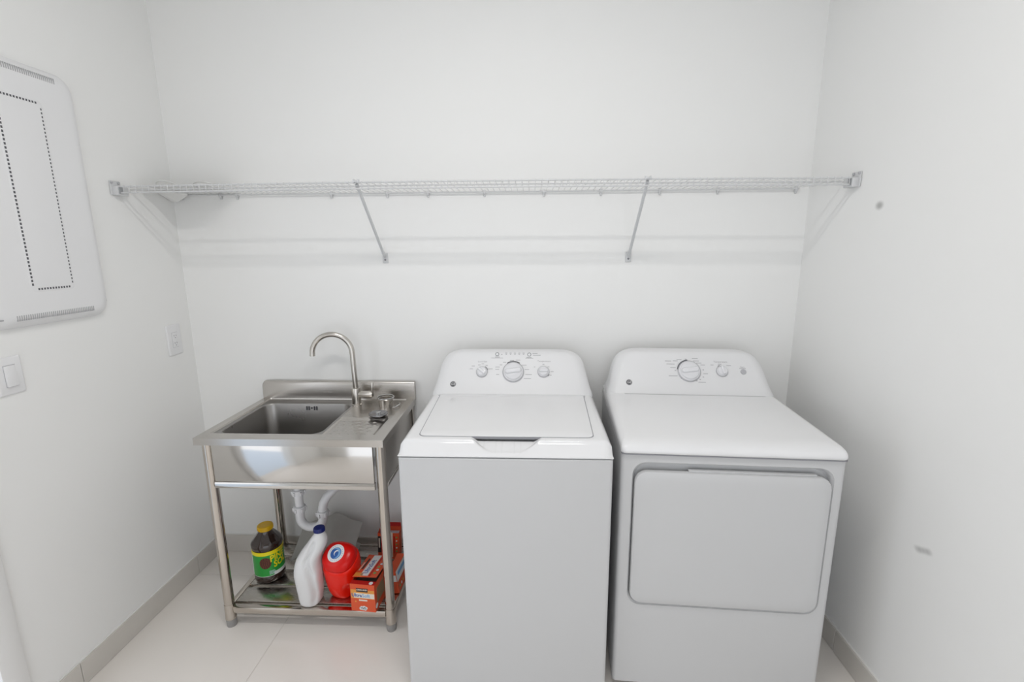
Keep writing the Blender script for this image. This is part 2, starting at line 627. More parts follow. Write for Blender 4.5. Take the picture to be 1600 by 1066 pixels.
for x, t, w in ((-.176, .118, .014), (-.168, .131, .013), (-.142, .1365, .011), (-.127, .141, .011), (-.110, .1345, .010), (-.094, .118, .021),
                (.0965, .128, .006), (.1345, .1405, .008), (.156, .129, .008), (.171, .107, .013), (.164, .091, .010),
                (-.033, .149, .013), (-.048, .137, .011), (-.063, .127, .019), (-.064, .116, .016), (-.0615, .093, .013),
                (-.001, .1575, .018), (.025, .159, .020), (.026, .148, .011), (.052, .136, .020), (.0635, .116, .019), (.071, .0935, .028), (.066, .0755, .030),
                (-.065, .173, .020), (-.066, .1685, .052), (.072, .1725, .022), (.074, .168, .034), (.098, .1905, .022), (.106, .182, .033)):
    dash(b, WB, x, t, w, .0024)
for k in range(5):
    dash(b, WB, -.0265 + .0188 * k, .1915, .009, .0024)
    dash(b, WB, -.0265 + .0188 * k, .1855, .006, .0028)
dash(b, WB, -.046, .1855, .005, .004)
stuff(obj('console_lettering', b, INKL, W, smooth=0))

# --- dryer
D = thing('clothes_dryer', 'white front-loading clothes dryer with large square door by right wall', 'clothes dryer', (.6315, 1.445, 0), -.052)
DB, DH = .49, .345
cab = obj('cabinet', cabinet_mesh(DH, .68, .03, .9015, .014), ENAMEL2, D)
b = new()                                            # recess that takes the door
rings = []
for y, ins in ((-.02, -.004), (.0015, -.002), (.006, .002), (.020, .006), (.024, .010)):
    rings.append([(p[0], y, p[1]) for p in rr_box(-.3055 + ins, .3110 - ins, .352 + ins, .872 - ins, .045, 6)])
loft(b, rings)
cut = obj('cutter', b, ENAMEL2)
cut.location = D.location; cut.rotation_euler = D.rotation_euler
bpy.context.view_layer.update()
boolean(cab, cut)
feet(D, DH, .68)
b = new()                                            # door slab with a bulged, soft-edged face
rings = []
for y, ins, in ((.022, .012), (.006, .0), (-.004, .0), (-.0075, .0015), (-.0095, .005), (-.0105, .03), (-.0108, .08)):
    rings.append([(p[0], y, p[1]) for p in rr_box(-.2995 + ins, .3060 - ins, .361 + ins, .845 - ins, .040, 6)])
loft(b, rings)
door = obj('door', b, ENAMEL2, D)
b = new(); box(b, -.130, .262, .000, .016, .8445, .8500, .002)
obj('door_grip', b, ENAMEL2, door)
b = new(); loft(b, [[(p[0], p[1], z) for p in rr_box(-.3455, .3455, -.0075, .676, .014, 4)] for z in (.9012, .9050)])
obj('seam', b, INK, D)

def dryer_top():
    b = new()
    hw = DH + .001
    rings = []
    prof = ((-.006, .0, .9050), (-.0085, .0, .907), (-.011, -.0005, .914), (-.009, -.0015, .923), (-.002, -.004, .931), (.010, -.009, .938), (.026, -.016, .9430), (.045, -.024, .9452), (.07, -.032, .9460))
    for y0, ins, z in prof:
        w = hw + ins
        r = .018 + max(0, y0) * .6
        rings.append([(p[0], p[1], z + .0065 * sstep(.05, .5, p[1]) * (1 if z > .92 else 0)) for p in rr_box(-w, w, y0, .68 + ins, r, 6)])
    loft(b, rings)
    return b
obj('top_panel', dryer_top(), ENAMEL, D, smooth=50)
b = console_mesh(DB, .68)
obj('console', b, CONS, D)
b = new(); box(b, -.272, .292, DB - .0035, DB - .0015, .945, .9535)
obj('console_seam', b, ENAMEL2, D)
dial(D, DB, .0015, .1105, .0470, 8)
dial(D, DB, .1355, .1125, .0240, 100, big=False)
b = new(); lathe(b, [(.0118, -.001), (.0118, .0015), (.0108, .003), (.006, .0036), (.0001, .0038)], n=28)
bmesh.ops.transform(b, matrix=console_frame(DB, .222, .1122), verts=b.verts)
obj('start_button', b, GREYRING, D)
emblem(D, DB, -.2505, .0565)
for q in ((.0015, .1105, .0492, 95, 172, .0036), (.1355, .1125, .0262, 108, 128, .0024)):
    b = new(); dark_arc(b, DB, *q)
    obj('dial_mark', b, INKD, D, smooth=0, normals=False)
b = new()
text_bm(b, 'Temperature', .0105, console_frame(DB, .1340, .1555, .0002))
text_bm(b, 'Start', .0085, console_frame(DB, .2205, .1335, .0002))
for x, t, w in ((-.082, .156, .026), (-.052, .157, .020), (-.073, .142, .033), (-.064, .126, .022), (-.055, .113, .006), (-.066, .089, .036),
                (-.036, .1635, .020), (-.008, .1655, .006), (.030, .1685, .024), (.034, .158, .024), (.045, .149, .020), (.060, .140, .018),
                (.060, .118, .006), (.068, .101, .018), (.057, .086, .006), (.043, .075, .006), (.028, .068, .008), (.008, .066, .008), (-.012, .069, .006), (-.032, .078, .006), (.050, .063, .030),
                (.098, .141, .012), (.130, .145, .014), (.166, .139, .018), (.2205, .1275, .026)):
    dash(b, DB, x, t, w, .0024 if w > .01 else .0032)
stuff(obj('console_lettering', b, INKL, D, smooth=0))

# ------------------------------------------------------------------ wire shelf
SH = thing('wire_shelf', 'long white ventilated wire shelf across the back wall', 'shelf', (XL, YB, 1.80))
SL = XR - XL
b = new()
SF = -.315           # front edge, measured from the back wall
wz = lambda u: -.004 + .006 * math.sin(PI * min(1, max(0, u / SL))) ** 1   # slight bow
def rail(y, z, r, x0=.004, x1=SL - .004):
    b = new()
    tube(b, [(x0 + (x1 - x0) * i / 16, y, z + (wz(x0 + (x1 - x0) * i / 16) if y < -.1 else 0)) for i in range(17)], r, 8)
    return b
obj('rail', rail(-.012, -.006, .0036, .05, SL - .05), WIRE, SH)
obj('rail', rail(SF + .075, -.0035, .0030), WIRE, SH)
obj('rail', rail(SF, .0005, .0034), WIRE, SH)
obj('rail', rail(SF - .001, -.0225, .0034), WIRE, SH)
b = new()
n = int(SL / .0254)
for i in range(n):
    x = .018 + i * .0254
    z = wz(x)
    tube(b, [(x, -.009, -.001), (x, -.16, .001 + z * .5), (x, SF - .001, .0042 + z), (x, SF - .0048, .000 + z), (x, SF - .0048, -.024 + z)], .00115, 5)
stuff(obj('cross_wires', b, WIRE, SH))
def end_bracket(s):
    """wall bracket that takes the shelf's front corner"""
    x = 0 if s > 0 else SL
    b = new()
    xa, xb = sorted((x + s * .0006, x + s * .028))
    box(b, xa, xb, SF - .012, SF + .040, -.036, -.002, .004)
    xa, xb = sorted((x + s * .0006, x + s * .006))
    box(b, xa, xb, SF - .020, SF + .030, -.036, .018, .003)
    e = obj('end_bracket', b, WIRE, SH)
    for y in (SF - .014, SF + .018):
        b = new(); lathe(b, [(.0055, 0), (.005, .004), (.0001, .005)], (x + s * .006, y, .012), 12, Matrix.Rotation(s * PI / 2, 4, 'Y'))
        obj('screw', b, GREYRING, e)
    b = new(); xa, xb = sorted((x + s * .0282, x + s * .0300))
    box(b, xa, xb, SF - .009, SF + .009, -.030, -.006)
    obj('socket', b, GREYP, e)
end_bracket(1); end_bracket(-1)
for x in (-.673, .426):
    u = x - XL
    b = new()
    z0, z1 = wz(u) - .006, -.278
    tube(b, [(u, SF + .004, z0), (u, -.018, z1)], .0062, 10)
    st = obj('support_strut', b, STRUT, SH)
    b = new(); box(b, u - .009, u + .009, SF - .010, SF + .014, z0 + .006, z0 + .014, .003)
    for s in (-1, 1):
        box(b, u + s * .009 - .003, u + s * .009 + .003, SF - .009, SF + .003, z0 + .004, z0 + .018, .002)
    obj('hook', b, STRUT, st)
    b = new(); box(b, u - .0125, u + .0125, -.005, -.0005, -.313, -.268, .002)
    tube(b, [(u, -.030, z1 + .012), (u, -.003, z1 - .004)], .0078, 10)
    ft = obj('wall_plate', b, WIRE, st)
    b = new(); lathe(b, [(.0048, 0), (.0045, .002), (.0001, .003)], (u, -.005, -.298), 12, Matrix.Rotation(PI / 2, 4, 'X'))
    obj('screw', b, INK, ft)
clip0 = None
for x in (-1.586, -1.407, -1.331, -.899, -.647, -.464, -.214, .048, .296, .549, .797, 1.125):
    if clip0 is None:
        b = new()
        box(b, -.006, .006, -.012, -.0005, -.018, .004, .003)
        lathe(b, [(.0065, 0), (.006, .008), (.003, .010), (.0001, .010)], (0, -.006, -.0085), 12, Matrix.Rotation(PI / 2, 4, 'X'))
        box(b, -.0045, .0045, -.010, -.0005, -.026, -.016, .003)
        clip0 = obj('wall_clip', b, WIRE, SH); c = clip0
    else:
        c = clip0.copy(); COL.objects.link(c); c.parent = SH
    c.location = (x - XL, 0, 0)

# folded white film left on the shelf in the corner
bagx, bagy = -1.615, 2.185
b = new()
nx, ny = 26, 16
grid = []
for j in range(ny + 1):
    row = []
    for i in range(nx + 1):
        u, v = i / nx, j / ny
        x = bagx + .285 * u
        y = 2.185 - .19 * v
        z = 1.8085 + .004 * math.sin(9 * u + 5 * v) * math.sin(7 * v) + .0035
        z += .012 * math.exp(-((u - .45) ** 2 + (v - .5) ** 2) / .02)
        row.append(b.verts.new((x + .01 * math.sin(6 * v), y, z)))
    grid.append(row)
for r0, r1 in zip(grid, grid[1:]):
    for i in range(nx):
        b.faces.new((r0[i], r0[i + 1], r1[i + 1], r1[i]))
ext = bmesh.ops.solidify(b, geom=b.faces[:], thickness=.004)
bag = obj('folded_plastic_bag', b, BAG, smooth=60)
bag['label'] = 'crumpled white plastic bag lying on the wire shelf in its left corner'
bag['category'] = 'plastic bag'
for cx, cy, w, h in ((-1.545, 2.06, .045, .027), (-1.375, 2.05, .045, .020)):
    b = new()
    tube(b, [(cx - w * math.cos(PI * t / 14) - .4 * w * math.sin(PI * t / 14), cy - .010 * math.sin(PI * t / 14), 1.812 + h * math.sin(PI * t / 14) ** .8) for t in range(15)], .0030, 6)
    obj('handle', b, BAG, bag)
b = new()   # corner of the bag hanging down behind the back rail
for p in ((-1.628, 2.08, 1.808), (-1.628, 2.170, 1.808), (-1.540, 2.166, 1.808), (-1.545, 2.172, 1.790), (-1.600, 2.180, 1.764), (-1.630, 2.182, 1.766), (-1.630, 2.12, 1.79)):
    b.verts.new(p)
bmesh.ops.convex_hull(b, input=b.verts[:])
obj('corner_flap', b, BAG, bag, smooth=0)

# ------------------------------------------------------------------ left-wall fittings
def wall_pts(ring, x):
    return [(x, p[0], p[1]) for p in ring]
PN = thing('electrical_panel_cover', 'large white rounded panel cover with slotted vents on left wall', 'panel cover', (XL, 1.546, 1.728))
b = new()
py, pz = .213, .413
rings = []
for dx, ins in ((.0006, 0), (.007, 0), (.0072, .002), (.014, .004), (.022, .011), (.028, .020), (.0312, .031), (.0318, .042)):
    rings.append(wall_pts(rr(0, 0, py - ins, pz - ins, .055 - ins * .4, 7), dx))
loft(b, rings)
obj('cover', b, WPLAST, PN, smooth=60)
b = new()
loft(b, [wall_pts(rr(0, 0, .077 - ins, .306 - ins, .018, 6), dx) for dx, ins in ((.0312, .0), (.0325, .003), (.033, .008))])
obj('door', b, WPLAST, PN)
def slot(b, fx, y, z, hy, hz):
    box(b, fx - .002, fx + .0004, y - hy, y + hy, z - hz, z + hz)
b = new()
for i in range(48):
    z = -.280 + .558 * i / 47
    slot(b, .0330, -.067, z, .0028, .0036); slot(b, .0330, .068, z, .0020, .0032)
for i in range(12):
    y = -.050 + .104 * i / 11
    slot(b, .0330, y, .295, .0027, .0032); slot(b, .0330, y, -.2955, .0027, .0032)
stuff(obj('door_slots', b, INKD, PN, smooth=0))
b = new()
for zz in (.381, -.381):
    for i in range(40):
        slot(b, .0316, -.132 + .264 * i / 39, zz, .0017, .0085)
stuff(obj('louver_slots', b, INKL, PN, smooth=0))
b = new()
for z in (-.36, -.275, -.10, .03, .165, .27, .30):
    box(b, .006, .011, py - .003, py + .0008, z - .004, z + .004)
stuff(obj('edge_clips', b, GREYRING, PN, smooth=0))
b = new(); box(b, .0290, .0325, -.190, -.172, -.383, -.378, .001)
obj('latch', b, GREYRING, PN)

def plate(parent, hy, hz):
    b = new()
    rings = []
    for dx, ins in ((.0005, 0), (.003, 0), (.0055, .002), (.0065, .005)):
        rings.append(wall_pts(rr(0, 0, hy - ins, hz - ins, .005, 3), dx))
    loft(b, rings)
    return obj('wall_plate', b, WPLAST, parent)
SW = thing('light_switch', 'white rocker light switch on left wall below the panel cover', 'light switch', (XL, 1.381, 1.172))
plate(SW, .040, .0595)
b = new(); box(b, .0058, .0070, -.0178, .0178, -.0345, .0345)
obj('switch_gap', b, GREYRING, SW)
b = new()
vs = box(b, .0060, .0095, -.0165, .0165, -.0330, .0330, .0012)
for v in b.verts:
    if v.co.x > .0085:
        v.co.x += .0035 * max(0, -v.co.z / .033) 
obj('rocker', b, WPLAST, SW)
OT = thing('wall_outlet', 'white double power outlet on left wall near the corner', 'outlet', (XL, 2.081, 1.151))
plate(OT, .0425, .0695)
b = new(); box(b, .0058, .0068, -.0175, .0175, -.0345, .0345)
obj('outlet_gap', b, GREYRING, OT)
b = new(); box(b, .0060, .0085, -.0165, .0165, -.0335, .0335, .001)
rc = obj('receptacle', b, WPLAST, OT)
b = new()
for z in (-.017, .017):
    for y in (-.006, .006):
        box(b, .0083, .0087, y - .0009, y + .0009, z - .001, z + .006)
    lathe(b, [(.0021, 0), (.0021, .0004)], (.0083, 0, z - .0075), 10, Matrix.Rotation(PI / 2, 4, 'Y'))
stuff(obj('socket_holes', b, INKD, rc, smooth=0))

# ------------------------------------------------------------------ utility sink
SK = thing('utility_sink', 'freestanding stainless steel utility sink with one basin and drainboard', 'sink', (-.929, 1.93, 0))
OX, OY = -.929, 1.93
def sk(name, b, m, parent=SK, smooth=35, **k):
    bmesh.ops.translate(b, vec=(-OX, -OY, 0), verts=b.verts)
    return obj(name, b, m, parent, smooth=smooth, **k)
x0, x1, y0, y1 = -1.297, -.560, 1.669, 2.178
ZR = .849
b = new()      # folded rim: skirt, top, small step down
K = 4
def rect_ring(ix0, ix1, iy0, iy1, z, r=.003):
    return [(p[0], p[1], z) for p in rr_box(x0 + ix0, x1 - ix1, y0 + iy0, y1 - iy1, r, K)]
loft(b, [rect_ring(.004, .004, .004, .004, .822), rect_ring(0, 0, 0, 0, .820), rect_ring(0, 0, 0, 0, ZR - .002), rect_ring(.002, .002, .002, .002, ZR),
         rect_ring(.034, .036, .052, .012, ZR, .006), rect_ring(.037, .039, .055, .015, ZR - .006, .006)], False, False)
sk('rim', b, STEEL)
dx0, dx1, dy0, dy1 = x0 + .037, x1 - .039, y0 + .055, y1 - .015      # sunk deck
ZD = ZR - .006
bx0, bx1, by0, by1 = dx0 + .012, -.832, dy0 + .010, 2.108
b = new()
outer = [(p[0], p[1], ZD) for p in rr_box(dx0, -.822, dy0, dy1, .006, 8)]
rings = [outer]
for ins, z, r in ((0, ZD, .05), (.002, ZD - .0015, .049), (.004, ZD - .006, .048), (.008, ZD - .16, .05), (.016, ZD - .19, .055), (.036, ZD - .205, .06)):
    rings.append([(p[0], p[1], z) for p in rr_box(bx0 + ins, bx1 - ins, by0 + ins, by1 - ins, r, 8)])
loft(b, rings, False, True)
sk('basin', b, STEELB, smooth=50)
b = new()
for dxp in (-.0235, -.0125, .0125, .0235):
    box(b, -1.033 + dxp - .0024, -1.033 + dxp + .0024, by1 - .0085, by1 - .0045, .812, .830)
box(b, -1.033 - .003, -1.033 + .003, by1 - .0085, by1 - .0045, .819, .825)
stuff(sk('overflow_slots', b, INKD, smooth=0))
b = new()      # drainboard sheet: sunk panel with pressed bumps
gx, gy = 60, 110
ax0, ax1 = -.822, dx1
bumps = [(-.80 + .034 * i + (.012 if j % 2 else 0), 1.752 + .034 * j) for i in range(5) for j in range(5)]
grid = []
for j in range(gy + 1):
    row = []
    for i in range(gx + 1):
        x = ax0 + (ax1 - ax0) * i / gx; y = dy0 + (dy1 - dy0) * j / gy
        m = sstep(ax0 - .001, ax0 + .012, x) * (1 - sstep(dx1 - .030, dx1 - .014, x)) * sstep(dy0 + .004, dy0 + .016, y) * (1 - sstep(1.905, 1.925, y))
        z = ZD - .007 * m * (1.0 + .5 * sstep(dx1 - .06, dx1 - .03, x))
        for bx_, by_ in bumps:
            d = ((x - bx_) / .0085) ** 2 + ((y - by_) / .0065) ** 2
            if d < 1 and x < dx1 - .04:
                z += .0032 * (1 - d) ** .8
        row.append(b.verts.new((x, y, z)))
    grid.append(row)
for r0, r1 in zip(grid, grid[1:]):
    for i in range(gx):
        b.faces.new((r0[i], r0[i + 1], r1[i + 1], r1[i]))
sk('drainboard', b, STEEL, smooth=60)
b = new()      # backsplash with a rolled top
prof = [(2.166, .846), (2.167, .915), (2.169, .926), (2.174, .9325), (2.183, .934), (2.192, .932), (2.193, .84), (2.184, .838)]
rings = []
for x, cut in ((x0, .012), (x0 + .006, .004), (x0 + .016, 0), (x1 - .003, 0), (x1, .002)):
    rings.append([(x, y, z - (cut if z > .9 else 0)) for y, z in prof])
loft(b, rings)
sk('backsplash', b, STEEL, smooth=50)
# aprons
b = new(); box(b, -1.243, -.610, 1.688, 1.700, .662, .8195, .002)
ap = sk('front_apron', b, APRON)
b = new()
prof = [(1.690, .6615), (1.6855, .659), (1.6840, .655), (1.6835, .640), (1.6855, .635), (1.700, .634), (1.704, .640), (1.702, .660)]
loft(b, [[(x, y, z) for y, z in prof] for x in (-1.243, -.608)])
sk('apron_lip', b, APRON, ap)
for s, xx in ((-1, -1.284), (1, -.574)):
    b = new(); box(b, xx - .005, xx + .005, 1.722, 2.100, .645, .8195, .002)
    sp = sk('side_apron', b, STEEL)
    b = new(); box(b, xx - .008, xx + .008, 1.722, 2.100, .632, .648, .003)
    sk('apron_lip', b, STEEL, sp)
b = new(); box(b, -1.243, -.610, 2.150, 2.160, .645, .8195, .002)
sk('rear_apron', b, STEEL)
LEGX, LEGY = (-1.264, -.583), (1.702, 2.140)
for lx in LEGX:
    for ly in LEGY:
        b = new()
        lathe(b, [(.0195, .098), (.0195, .8195)], (lx, ly, 0), 24)
        lg = sk('leg', b, TUBE)
        b = new(); lathe(b, [(.0205, .034), (.0218, .036), (.0218, .043), (.0212, .046), (.0210, .100), (.0205, .104)], (lx, ly, 0), 24)
        sk('leg_sleeve', b, TUBE, lg)
        b = new(); lathe(b, [(.0185, 0), (.0195, .004), (.0205, .034)], (lx, ly, 0), 24)
        sk('leg_foot', b, FOOT, lg)
for yy in LEGY:
    b = new(); box(b, LEGX[0] + .0185, LEGX[1] - .0185, yy - .0125, yy + .0125, .064, .093, .004)
    sk('shelf_rail', b, TUBE)
for xx in LEGX:
    b = new(); box(b, xx - .0125, xx + .0125, LEGY[0] + .0185, LEGY[1] - .0185, .064, .093, .004)
    sk('shelf_rail', b, TUBE)
for k in range(4):
    ya = 1.727 + k * .1025
    b = new(); box(b, LEGX[0] + .0128, LEGX[1] - .0128, ya, ya + .086, .078, .094, .004)
    sk('shelf_slat', b, SLAT)
# faucet
fx, fy = -.815, 2.098
b = new(); lathe(b, [(.0235, ZD - .001), (.0235, ZD + .003), (.0205, ZD + .005), (.0205, .920), (.0195, .923), (.013, .924)], (fx, fy, 0), 28)
fc = sk('faucet', b, NICKEL)
ux = Vector((-1, -.18, 0)).normalized()
uz = Vector((-.03, 0, 1)).normalized()
R = .0865
base = Vector((fx, fy, .922))
p1 = base + uz * .168
path = [base, base + uz * .06, base + uz * .12, p1]
ctr = p1 + ux * R
path += [ctr - ux * R * math.cos(a) + Vector((0, 0, 1)) * R * math.sin(a) for a in [math.radians(8 + 172 * i / 18) for i in range(19)]]
path.append(path[-1] + Vector((-.0004, 0, -.010)))
b = new(); tube(b, path, .0118, 16)
sk('spout', b, NICKEL, fc, smooth=60)
b = new(); lathe(b, [(.0155, 0), (.0155, .062), (.0135, .066), (.0001, .066)], (fx + .012, fy, .893), 20, Matrix.Rotation(PI / 2, 4, 'Y'))
hd = sk('handle_stub', b, NICKEL, fc)
b = new(); box(b, -.0035, .0035, -.010, .010, -.004, .062, .002, M=Matrix.Translation((fx + .074, fy, .889)) @ Matrix.Rotation(math.radians(6), 4, 'Y'))
sk('lever', b, NICKEL, fc)
# drain
b = new()
py_ = 1.95
tube(b, [(-1.056, py_, .645), (-1.056, py_, .60), (-1.056, py_, .44), (-1.056, py_, .385)], .0185, 18)
dr = sk('drain_pipe', b, PVC)
path = [Vector((-1.058, py_, .395)), Vector((-1.058, py_, .365))]
path += arc((-1.011, py_, .350), .047, 180, 270, 8)
path += [Vector((-1.000, py_, .303))]
path += arc((-1.000, py_, .350), .047, -90, -4, 8)[1:]
path += [Vector((-.952, py_, .372)), Vector((-.950, py_, .40)), Vector((-.945, py_ + .002, .425)), Vector((-.930, py_ + .01, .452)), Vector((-.905, py_ + .03, .475)), Vector((-.87, py_ + .07, .495)), Vector((-.80, py_ + .16, .515)), Vector((-.765, YB - .003, .522))]
b = new(); tube(b, path, .0195, 18)
sk('trap_bend', b, PVC, dr, smooth=60)
for (cx, cz) in ((-1.056, .478), (-1.057, .397), (-.951, .375)):
    b = new()
    lathe(b, [(.0195, -.014), (.0265, -.012), (.0265, .010), (.0235, .013), (.0195, .014)], (cx, py_, cz), 20)
    for k in range(6):
        a = 2 * PI * k / 6 + .3
        box(b, .0255, .031, -.004, .004, -.011, .006, .001, M=Matrix.Translation((cx, py_, cz)) @ Matrix.Rotation(a, 4, 'Z'))
    sk('slip_nut', b, PVC, dr)

# strainer parts left on the sink deck
RG = thing('strainer_ring', 'open metal strainer ring standing on sink deck behind the faucet handle', 'strainer ring', (-.672, 2.078, ZD + .0006))
b = new()
prof = [(.030, 0), (.031, .018), (.0330, .034), (.0385, .038), (.0375, .0395), (.0320, .0365), (.0295, .018), (.0285, 0)]
n = 32
loft(b, [[(r * math.cos(2 * PI * i / n), r * math.sin(2 * PI * i / n), z) for i in range(n)] for r, z in prof + prof[:1]], False, False)
obj('ring', b, NICKEL, RG)
b = new(); tube(b, [(.037 * math.cos(a), .037 * math.sin(a), .043) for a in [2 * PI * i / 24 for i in range(25)]], .0022, 6)
obj('rim', b, CHROME, RG)
CL = new()
tube(CL, [(-.632, 2.050, ZD + .004), (-.622, 2.046, ZD + .006), (-.611, 2.056, ZD + .010), (-.606, 2.075, ZD + .012), (-.612, 2.094, ZD + .010), (-.624, 2.100, ZD + .004)], .0028, 8)
c = obj('drain_clip', CL, CHROME)
c['label'] = 'small curved metal clip lying beside the strainer ring on the sink'
c['category'] = 'clip'
DK = thing('drain_stopper', 'round dark metal drain stopper lying on the sink drainboard', 'drain stopper', (-.665, 1.945, ZD + .0006))
b = new(); lathe(b, [(.020, 0), (.030, .004), (.0385, .007), (.041, .010), (.0405, .013), (.036, .0145), (.028, .012), (.016, .0125), (.0001, .0125)], n=36)
obj('disc', b, GUN, DK)
b = new(); lathe(b, [(.011, .0125), (.010, .018), (.010, .0185), (.008, .0195), (.0001, .0198)], n=20)
obj('knob', b, CHROME, DK)

# ------------------------------------------------------------------ bottles and boxes on the sink's shelf
ZS = .0945
PB = thing('cleaner_bottle', 'dark brown cleaner bottle with yellow cap and green label', 'bottle', (-1.190, 1.889, ZS))
b = new()
R0 = .064
prof = [(.050, 0), (.058, .002), (.0625, .008), (R0, .016), (R0, .030), (R0 - .0015, .034), (R0 - .0015, .158), (R0, .163), (R0 + .0005, .178), (.0615, .186)]
rings = []
n = 40
for r, z in prof:
    rings.append([(r * math.cos(2 * PI * i / n), r * math.sin(2 * PI * i / n), z) for i in range(n)])
for z, r, f in ((.196, .055, .06), (.212, .043, .10), (.226, .031, .06), (.231, .0275, 0), (.240, .027, 0)):     # faceted shoulder
    rings.append([((r * (1 - f * abs(math.sin(4 * 2 * PI * i / n)))) * math.cos(2 * PI * i / n), (r * (1 - f * abs(math.sin(4 * 2 * PI * i / n)))) * math.sin(2 * PI * i / n), z) for i in range(n)])
loft(b, rings)
obj('body', b, BROWN, PB, smooth=40)
b = new(); lathe(b, [(.029, .234), (.0315, .236), (.0325, .250), (.0315, .2545), (.029, .256), (.024, .2565), (.023, .2555), (.0001, .2555)], n=32)
for k in range(32):
    a = 2 * PI * k / 32
    box(b, .0318, .0332, -.0011, .0011, .238, .250, M=Matrix.Rotation(a, 4, 'Z'))
obj('cap', b, YCAP, PB)
RL = R0 - .0004
def wrapL(th0, off):
    def f(co):
        th = math.radians(th0) + co.x / RL
        r = RL + off + co.z
        return Vector((r * math.sin(th), -r * math.cos(th), co.y))
    return f
def band(a0, a1, z0, z1, off, n=40):
    b = new()
    rows = []
    for i in range(n + 1):
        th = math.radians(a0 + (a1 - a0) * i / n)
        rows.append([b.verts.new(((RL + o) * math.sin(th), -(RL + o) * math.cos(th), z)) for o, z in ((off, z0), (off, z1), (off - .0012, z1), (off - .0012, z0))])
    for p, q in zip(rows, rows[1:]):
        for k in range(4):
            b.faces.new((p[k], q[k], q[(k + 1) % 4], p[(k + 1) % 4]))
    b.faces.new(rows[0]); b.faces.new(list(reversed(rows[-1])))
    return b
lab = obj('label', band(-62, 200, .038, .156, .0003), LWHITE, PB)
obj('label_field', band(-42, 190, .040, .142, .0007), GRN, lab)
obj('label_band', band(-52, 200, .140, .157, .0010), YEL, lab)
obj('label_strip', band(46, 190, .040, .055, .0009), LWHITE, lab)
b = new()
for u, z, w in ((.006, .151, .050), (.012, .146, .044)):
    text = w
    fmap = wrapL(58, .0013)
    nseg = 10
    for k in range(nseg):
        ua, ub = u + w * (k + .1) / nseg, u + w * (k + .75) / nseg
        vs = [b.verts.new(fmap(Vector(p))) for p in ((ua, z - .0014, 0), (ub, z - .0014, 0), (ub, z + .0014, 0), (ua, z + .0014, 0))]
        b.faces.new(vs)
fmap = wrapL(20, .0012)
stuff(obj('small_print', b, INKD, lab, smooth=0))
b = new()
for z, w in ((.063, .022), (.058, .026), (.053, .024), (.048, .027)):
    for k in range(7):
        ua, ub = .010 + w * (k + .1) / 7, .010 + w * (k + .8) / 7
        b.faces.new([b.verts.new(fmap(Vector(p))) for p in ((ua, z - .0015, 0), (ub, z - .0015, 0), (ub, z + .0015, 0), (ua, z + .0015, 0))])
stuff(obj('small_print', b, BLUESHEET, lab, smooth=0))
b = new()      # pinecone picture
fmap = wrapL(18, .0012)
rows = []
for i in range(25):
    zz = .104 + .027 * math.cos(PI * i / 24)
    hwid = .024 * math.sin(PI * i / 24) + 1e-5
    rows.append([b.verts.new(fmap(Vector((-hwid + 2 * hwid * k / 12, zz, 0)))) for k in range(13)])
for p, q in zip(rows, rows[1:]):
    for k in range(12):
        b.faces.new((p[k], p[k + 1], q[k + 1], q[k]))
pc = obj('pinecone_print', b, CONED, lab, smooth=0)
b = new()
fmap = wrapL(18, .0016)
for j in range(7):
    zz = .082 + .0073 * j
    hwid = .024 * math.sqrt(max(.05, 1 - ((zz - .104) / .027) ** 2))
    m = max(1, int(hwid * 2 / .0075))
    for i in range(m):
        u = -hwid + .004 + (2 * hwid - .008) * (i + .5 * (j % 2) * 0) / max(1, m - 1) if m > 1 else 0
        b.faces.new([b.verts.new(fmap(Vector((u + q[0], zz + q[1], 0)))) for q in ((0, -.0030), (.0030, -.0004), (0, .0024), (-.0030, -.0004))])
stuff(obj('cone_scales', b, CONE, lab, smooth=0))
b = new()
def slant(fm):
    return lambda co: fm(Vector((co.x * .80, co.y + co.x * .10, co.z)))
text_bm(b, 'PINE', .042, slant(lambda co, f=wrapL(35, .0014): f(Vector((co.x, co.y + .119, co.z)))), 'LEFT', bold=.0010)
text_bm(b, 'SOL', .042, slant(lambda co, f=wrapL(47, .0014): f(Vector((co.x, co.y + .088, co.z)))), 'LEFT', bold=.0010)
obj('label_lettering', b, YEL, lab, smooth=0)

# --- bleach jug
JG = thing('bleach_jug', 'white plastic jug with dark blue cap standing beside the red bottle', 'jug', (-.931, 1.743, ZS))
b = new()
rings = []
n = 48
prof = [(0, .030, .036, 0, 0), (.002, .038, .044, 0, 0), (.008, .0425, .048, 0, 0), (.03, .045, .051, 0, 0), (.06, .048, .053, 0, 0), (.10, .0515, .055, -.001, 0), (.135, .0535, .057, -.002, 0), (.155, .0535, .057, -.001, 0),
        (.18, .0500, .056, .000, .002), (.205, .0475, .052, .005, .006), (.23, .0455, .048, .018, .011), (.255, .0415, .041, .034, .017), (.277, .0340, .033, .043, .022), (.292, .0250, .025, .0455, .025), (.300, .0205, .0205, .046, .026), (.318, .019, .019, .046, .026)]
for z, a, c, cx, cy in prof:
    e = 2.6 if z < .2 else 2.6 - .6 * (z - .2) / .1
    ring = []
    for i in range(n):
        t = 2 * PI * i / n
        ct, st_ = math.cos(t), math.sin(t)
        x = a * math.copysign(abs(ct) ** (2 / e), ct); y = c * math.copysign(abs(st_) ** (2 / e), st_)
        ring.append((cx + x, cy + y, z))
    rings.append(ring)
loft(b, rings)
bmesh.ops.subdivide_edges(b, edges=[e for e in b.edges if e.calc_length() > .012], cuts=1, use_grid_fill=True)
